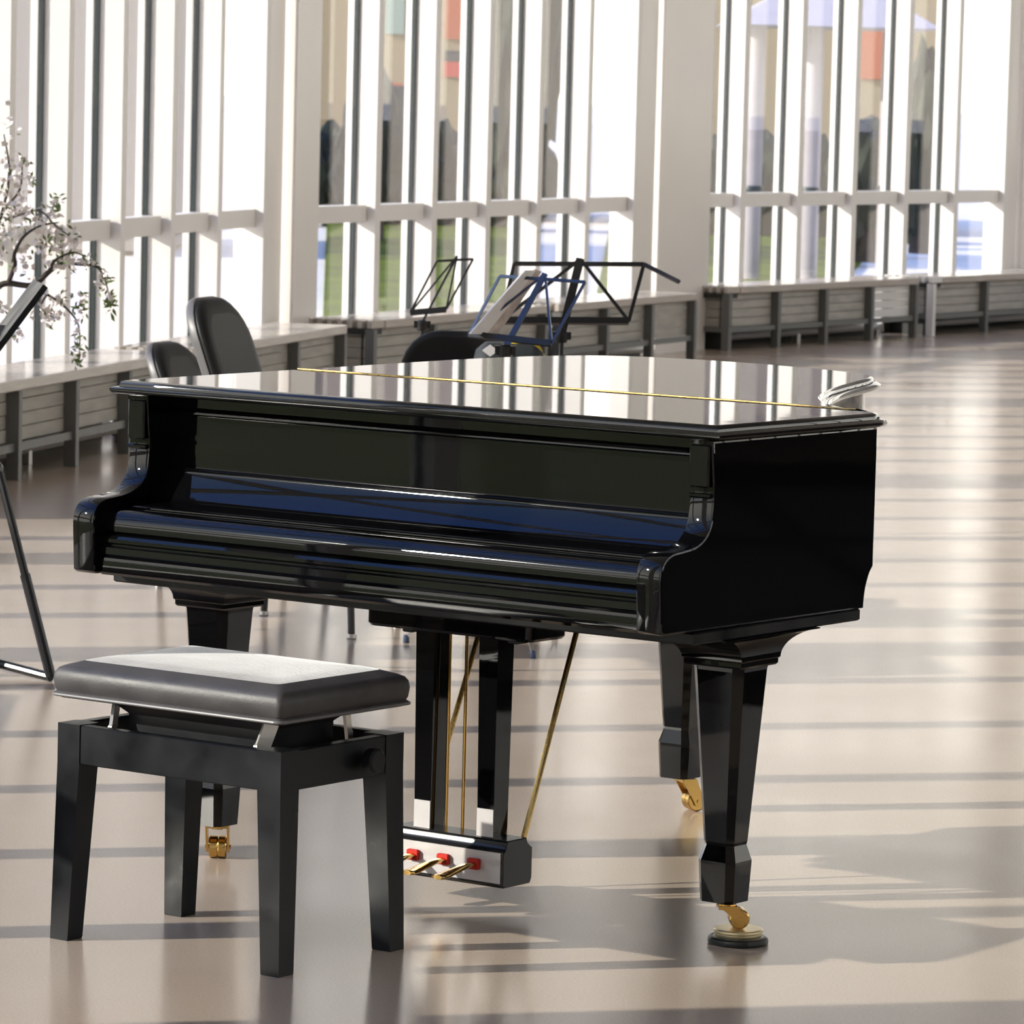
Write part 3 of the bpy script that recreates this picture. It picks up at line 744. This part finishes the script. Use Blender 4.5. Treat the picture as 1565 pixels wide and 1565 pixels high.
# orchestra stand at the left edge
os_ = thing('orchestra_stand', 'heavy black orchestra music stand cut off by the left edge', 'music stand', (-1.40, 12.05, 0))
oo = Vector((-1.40, 12.05, 0))
b = BM(); tube(b, [(0, 0, 0.03), (0, 0, 0.55)], 0.016, 14); tube(b, [(0, 0, 0.54), (0, 0, 0.93)], 0.011, 14); obj('pole', b, M['blackmetal'], os_)
b = BM(); lathe(b, [(0.022, -0.03), (0.026, -0.02), (0.026, 0.02), (0.02, 0.03)], (0, 0, 0.545), 18); obj('collar', b, M['blackmetal'], os_)
feet = [at(78, 1036, 11.93) - oo, Vector((-0.28, -0.12, 0)), Vector((-0.14, 0.36, 0))]
for i_, f_ in enumerate(feet):
    f_ = Vector((f_.x, f_.y, 0.012)); hub_ = Vector((0, 0, 0.55)) + Vector((f_.x, f_.y, 0)).normalized() * 0.02
    b = BM(); tube(b, [hub_, hub_.lerp(f_, .55)], 0.0115, 10); tube(b, [hub_.lerp(f_, .5), f_], 0.0145, 10)
    lg = obj('leg', b, M['blackmetal'], os_)
    b = BM(); tube(b, [(0, 0, 0.035), f_], 0.0125, 10); obj('stretcher', b, M['blackmetal'], lg)
b = BM()
pT, pB = at(70, 437, 11.95) - oo, at(0, 530, 11.85) - oo
dn = (pB - pT).normalized(); lat = Vector((-0.16, 0.985, -0.02)).normalized(); nn_ = dn.cross(lat).normalized()
pB = pT + dn * 0.34
Pq = [pT, pB, pB + lat * 0.5, pT + lat * 0.5]
rings(b, [[p + nn_ * e for p in Pq] for e in (-0.008, 0.008)])
desk = obj('desk_plate', b, M['satin'], os_, smooth=False)
b = BM(); lip = nn_ if nn_.x > 0 else -nn_
beam(b, pB + lip * 0.03, pB + lat * 0.5 + lip * 0.03, 0.06, 0.01, upv=dn); obj('desk_lip', b, M['satin'], desk, smooth=False)
b = BM(); beam(b, (0, 0, 0.90), (pT + pB + lat * 0.5) / 2 - lip * 0.008, 0.03, 0.02); obj('tilt_bracket', b, M['blackmetal'], os_)

# ------------------------------------------------------------------ blossom tree in a planter (trunk outside the frame)
TD = 15.0
tb = Vector((-2.02, 14.9, 0))
tree = thing('blossom_tree', 'blossoming twigs of a potted tree at the left edge before the window', 'tree', tb)
def A(x, y, dd=0.0): return at(x, y, TD + dd) - tb
b = BM(); lathe(b, [(0.13, 0.0), (0.16, 0.02), (0.20, 0.30), (0.205, 0.34), (0.19, 0.345), (0.18, 0.31), (0.02, 0.305)], n=32); obj('planter', b, M['terracotta'], tree)
b = BM(); lathe(b, [(0.175, 0.29), (0.10, 0.306), (0.02, 0.312)], n=24); obj('soil', b, M['soil'], tree)
chains = [
    ([Vector((0, 0, 0.30)), Vector((0.02, 0, 0.55)), A(-70, 520), A(-40, 470)], [0.024, 0.022, 0.018, 0.014]),
    ([A(-40, 470), A(-5, 440), A(12, 433), A(50, 436), A(74, 416), A(95, 402, .05), A(120, 404, .08), A(148, 408, .1), A(160, 428, .1), A(168, 455, .12)], [0.012, 0.011, 0.0105, 0.010, 0.009, 0.007, 0.0055, 0.004, 0.003, 0.0018]),
    ([A(12, 433), A(23, 405, -.05), A(22, 388, -.08), A(36, 362, -.1), A(62, 345, -.1), A(90, 340, -.08)], [0.008, 0.007, 0.0065, 0.005, 0.0035, 0.002]),
    ([A(50, 437), A(72, 450, .05), A(98, 468, .1), A(118, 492, .12), A(122, 520, .14), A(120, 552, .14)], [0.006, 0.005, 0.004, 0.003, 0.0025, 0.0018]),
    ([A(74, 416), A(84, 398, -.06), A(110, 386, -.08), A(126, 390, -.1)], [0.006, 0.005, 0.003, 0.002]),
    ([A(-40, 470), A(-20, 390, .1), A(5, 320, .12), A(14, 260, .1), A(6, 205, .1)], [0.010, 0.008, 0.006, 0.004, 0.002]),
    ([A(5, 320, .12), A(30, 290, .1), A(34, 250, .06)], [0.005, 0.004, 0.002]),
    ([A(-5, 340, .12), A(25, 330, 0), A(60, 322, -.05), A(85, 345, -.08), A(105, 360, -.1)], [0.005, 0.004, 0.003, 0.0025, 0.0018]),
    ([A(72, 450, .05), A(62, 470, 0), A(80, 480, -.02)], [0.004, 0.003, 0.002]),
]
for i_, (p, r) in enumerate(chains):
    sp_ = smoothpts(p, 4); rr = []
    for k in range(len(sp_)):
        f = k / 4; j = min(int(f), len(r) - 2); rr.append(r[j] + (r[j + 1] - r[j]) * (f - j))
    b = BM(); tube(b, sp_, rr, 7); obj('trunk' if i_ == 0 else 'branch', b, M['bark'], tree)
bl_b, lf_b = BM(), BM()
def petalflower(bm, c, r):
    q = Vector((random.gauss(0, 1), random.gauss(0, 1), random.gauss(0, 1))).normalized()
    u = q.orthogonal().normalized(); v = q.cross(u)
    for k in range(5):
        a = 2 * PI * k / 5; d = u * math.cos(a) + v * math.sin(a); e = -u * math.sin(a) + v * math.cos(a)
        P = [c, c + d * r * .55 + e * r * .38 + q * r * .15, c + d * r + q * r * .3, c + d * r * .55 - e * r * .38 + q * r * .15]
        bm.faces.new([bm.verts.new(p) for p in P])
def leaf(bm, c, l):
    d = Vector((random.gauss(0, 1), random.gauss(0, 1), random.gauss(-.3, 1))).normalized(); e = d.orthogonal().normalized(); u = d.cross(e)
    P = [c, c + d * l * .5 + e * l * .2 + u * l * .05, c + d * l, c + d * l * .5 - e * l * .2 + u * l * .05]
    bm.faces.new([bm.verts.new(p) for p in P])
spots = [(10, 250, 24, 70, 34, 6), (20, 310, 34, 40, 44, 10), (0, 350, 30, 40, 24, 14), (60, 340, 34, 22, 34, 12), (78, 372, 30, 26, 34, 10), (105, 365, 14, 14, 18, 6),
         (100, 400, 20, 14, 22, 8), (130, 400, 18, 8, 12, 9), (158, 430, 8, 14, 12, 9), (168, 460, 8, 12, 4, 16), (75, 478, 16, 12, 28, 5), (92, 455, 16, 12, 14, 4), (124, 470, 8, 20, 8, 9), (120, 525, 9, 22, 8, 14),
         (118, 548, 5, 8, 0, 10), (12, 480, 24, 18, 22, 6), (25, 512, 14, 8, 14, 2), (38, 245, 8, 10, 8, 4), (52, 275, 8, 5, 0, 4), (85, 310, 8, 10, 4, 8), (40, 395, 14, 22, 16, 4)]
for x, y, dx, dy, nf, nl in spots:
    for k in range(int(nf * 1.5)): petalflower(bl_b, A(random.gauss(x, dx * .6), random.gauss(y, dy * .6), random.gauss(0, .07)), random.uniform(.008, .014))
    for k in range(int(nl * 2)): leaf(lf_b, A(random.gauss(x, dx * .6), random.gauss(y, dy * .6), random.gauss(0, .07)), random.uniform(.018, .034))
o = obj('blossoms', bl_b, M['petal'], tree, smooth=False); o['kind'] = 'stuff'; o['label'] = 'pale pink blossoms'
o = obj('leaves', lf_b, M['leaf'], tree, smooth=False); o['kind'] = 'stuff'; o['label'] = 'small fresh green leaves'

# ------------------------------------------------------------------ outdoors, seen in strips between the mullions
def blob(bm, c, r, seed):
    rnd = random.Random(seed)
    res = bmesh.ops.create_icosphere(bm, subdivisions=3, radius=1)
    ph = [rnd.uniform(0, 6) for _ in range(6)]
    for v in res['verts']:
        p = v.co.copy(); k = 1 + 0.16 * math.sin(5 * p.x + ph[0]) * math.sin(5 * p.y + ph[1]) + 0.13 * math.sin(9 * p.z + ph[2]) * math.sin(8 * p.x + ph[3]) + rnd.uniform(-.06, .06)
        v.co = Vector((p.x * r[0], p.y * r[1], p.z * r[2])) * k + Vector(c)
GZ = -0.10
def outtree(label, x, y, h, r, seed):
    t = thing('garden_tree', label, 'tree', (x, y, GZ), 0, 'garden trees outside')
    b = BM(); tube(b, [(0, 0, 0), (0.03, 0, h * .4), (0, 0, h * .7)], [0.12, 0.09, 0.05], 10); obj('trunk', b, M['bark'], t)
    b = BM(); blob(b, (0, 0, h * .62), (r, r, h * .42), seed); blob(b, (r * .5, 0.2, h * .45), (r * .6, r * .6, h * .3), seed + 1); blob(b, (-r * .5, -0.1, h * .4), (r * .6, r * .6, h * .3), seed + 2); obj('crown', b, M['foliage'], t)
    return t
outtree('dark bush tree outside, seen between mullions right of the first column', -1.62, 50.0, 1.75, 0.42, 3)
outtree('dark tall tree outside, seen in the third narrow strip right of the first column', 0.03, 52.0, 5.0, 0.40, 5)
outtree('dark tree outside under the orange wall, seen right of the second column', 3.62, 47.0, 1.45, 0.34, 8)
outtree('dark slender tree outside at the edge of the white bays, far right', 4.45, 50.0, 2.2, 0.22, 11)

def house(label, x0, x1, y, h, wall_m, spec, roof_h=1.4):
    t = thing('house', label, 'house', ((x0 + x1) / 2, y, GZ)); w = (x1 - x0) / 2
    b = BM(); box(b, -w, w, 0, 4, 0, h); obj('wall', b, wall_m, t, smooth=False)
    b = BM(); rings(b, [[(-w - .3, -0.3, h), (w + .3, -0.3, h), (w + .3, 4.3, h), (-w - .3, 4.3, h)], [(-w - .3, 1.9, h + roof_h), (w + .3, 1.9, h + roof_h), (w + .3, 2.1, h + roof_h), (-w - .3, 2.1, h + roof_h)]])
    obj('roof', b, M['rooftile'], t, smooth=False)
    for nm, a, c, z0, z1, mm in spec:
        b = BM(); box(b, a, c, -0.06, -0.002, z0, z1); obj(nm, b, mm, t, smooth=False)
    return t
house('cream house outside with orange and yellow shutters, seen right of the first column', -2.75, 0.35, 60.0, 3.4, M['cream'],
      [('shutter', -0.645, -0.395, 1.35, 1.75, M['orange']), ('window', -0.645, -0.395, 2.4, 3.2, M['palegreen']), ('shutter', 0.175, 0.445, 0.55, 1.15, M['yellow']), ('door', 0.145, 0.445, 0.0, 0.52, M['redpaint']),
       ('shutter', 0.155, 0.445, 1.85, 2.05, M['redpaint']), ('window', 0.155, 0.445, 2.06, 2.2, M['windowdark']), ('shutter', 0.155, 0.445, 2.35, 2.95, M['orange'])], 1.6)
house('house outside with an orange front, seen in strips right of the second column', 1.95, 5.5, 58.0, 3.6, M['cream'],
      [('wall_panel', 0.62, 0.98, 1.95, 2.65, M['orange']), ('window', -1.1, -0.85, 2.2, 2.9, M['windowdark']), ('window', -1.1, -0.85, 1.2, 1.7, M['windowdark']), ('shutter', 0.7, 0.95, 1.25, 1.45, M['redpaint'])], 1.4)
house('plain grey house added outside as a darker backdrop for the leftmost panes', -9.0, -3.55, 45.0, 3.6, M['greyrender'], [], 1.2)  # added backdrop, darkens the view so the pane reflections show
pav = thing('pavilion', 'white garden pavilion outside on round posts, seen right of the second column', 'pavilion', (2.35, 42.0, GZ))
for dx, dyy in ((-0.18, 0), (0.36, 0), (-0.18, 1.6), (1.2, 1.6)):
    b = BM(); tube(b, [(dx, dyy, 0), (dx, dyy, 2.35)], 0.085, 18)
    ps = obj('post', b, M['lilacwhite'], pav)
    b = BM(); lathe(b, [(0.09, 0.78), (0.096, 0.79), (0.096, 0.86), (0.09, 0.87)], (dx, dyy, 0), 18); obj('post_band', b, M['gasket'], ps)
b = BM(); rings(b, [[(-0.5, -0.4, 2.36), (1.5, -0.4, 2.36), (1.5, 2.0, 2.36), (-0.5, 2.0, 2.36)], [(0.5, 0.75, 2.95), (0.55, 0.75, 2.95), (0.55, 0.85, 2.95), (0.5, 0.85, 2.95)]])
obj('canopy', b, M['lilacwhite'], pav, smooth=False)

def hedge(label, x0, x1, y, h):
    t = thing('hedge', label, 'hedge', ((x0 + x1) / 2, y, GZ)); b = BM(); n = int((x1 - x0) / 0.35) + 1
    for k in range(n): blob(b, (x0 - (x0 + x1) / 2 + (x1 - x0) * k / max(1, n - 1), random.uniform(-.15, .15), h * .5), (0.34, 0.4, h * random.uniform(.5, .6)), 40 + k)
    obj('foliage', b, M['foliage'], t)
    b = BM(); box(b, x0 - (x0 + x1) / 2, x1 - (x0 + x1) / 2, -0.04, 0.04, 0, h * .4); obj('stems', b, M['bark'], t, smooth=False)
hedge('dark clipped hedge outside in front of the cream house', -2.7, 0.10, 56.0, 1.15)
hedge('dark clipped hedge outside in front of the orange house', 1.9, 4.75, 55.0, 1.2)
# ------------------------------------------------------------------ light
A_SUN, E_SUN = R(104), R(22)
Ls = Vector((-math.sin(A_SUN) * math.cos(E_SUN), math.cos(A_SUN) * math.cos(E_SUN), math.sin(E_SUN)))
sun = bpy.data.lights.new('sun', 'SUN'); sun.energy = 5.0; sun.angle = R(0.6); sun.color = (1.0, 0.93, 0.84)
so = bpy.data.objects.new('sun', sun); C.objects.link(so)
so.rotation_euler = (-Ls).to_track_quat('-Z', 'Y').to_euler(); so.location = (-8, 6, 8)

w = bpy.data.worlds.new('sky'); SC.world = w; w.use_nodes = True
nt = w.node_tree; bg = nt.nodes['Background']
tc = nt.nodes.new('ShaderNodeTexCoord'); sx_ = nt.nodes.new('ShaderNodeSeparateXYZ'); rmp = nt.nodes.new('ShaderNodeValToRGB')
nt.links.new(tc.outputs['Generated'], sx_.inputs['Vector']); nt.links.new(sx_.outputs['Z'], rmp.inputs['Fac'])
e = rmp.color_ramp.elements
e[0].position = 0.0; e[0].color = (1.0, 0.945, 0.87, 1)
e[1].position = 1.0; e[1].color = (0.05, 0.13, 0.50, 1)
for p, c in ((0.16, (0.97, 0.91, 0.83, 1)), (0.36, (0.52, 0.56, 0.66, 1)), (0.60, (0.15, 0.27, 0.60, 1)), (0.8, (0.06, 0.15, 0.56, 1))):
    q = rmp.color_ramp.elements.new(p); q.color = c
nt.links.new(rmp.outputs['Color'], bg.inputs['Color']); bg.inputs['Strength'].default_value = 2.25

SC.view_settings.view_transform = 'Standard'; SC.view_settings.look = 'None'
SC.view_settings.exposure = 0.36; SC.view_settings.gamma = 1.0
SC.cycles.max_bounces = 10; SC.cycles.transparent_max_bounces = 16; SC.cycles.glossy_bounces = 5
SC.cycles.sample_clamp_indirect = 6.0
SC.cycles.use_denoising = True
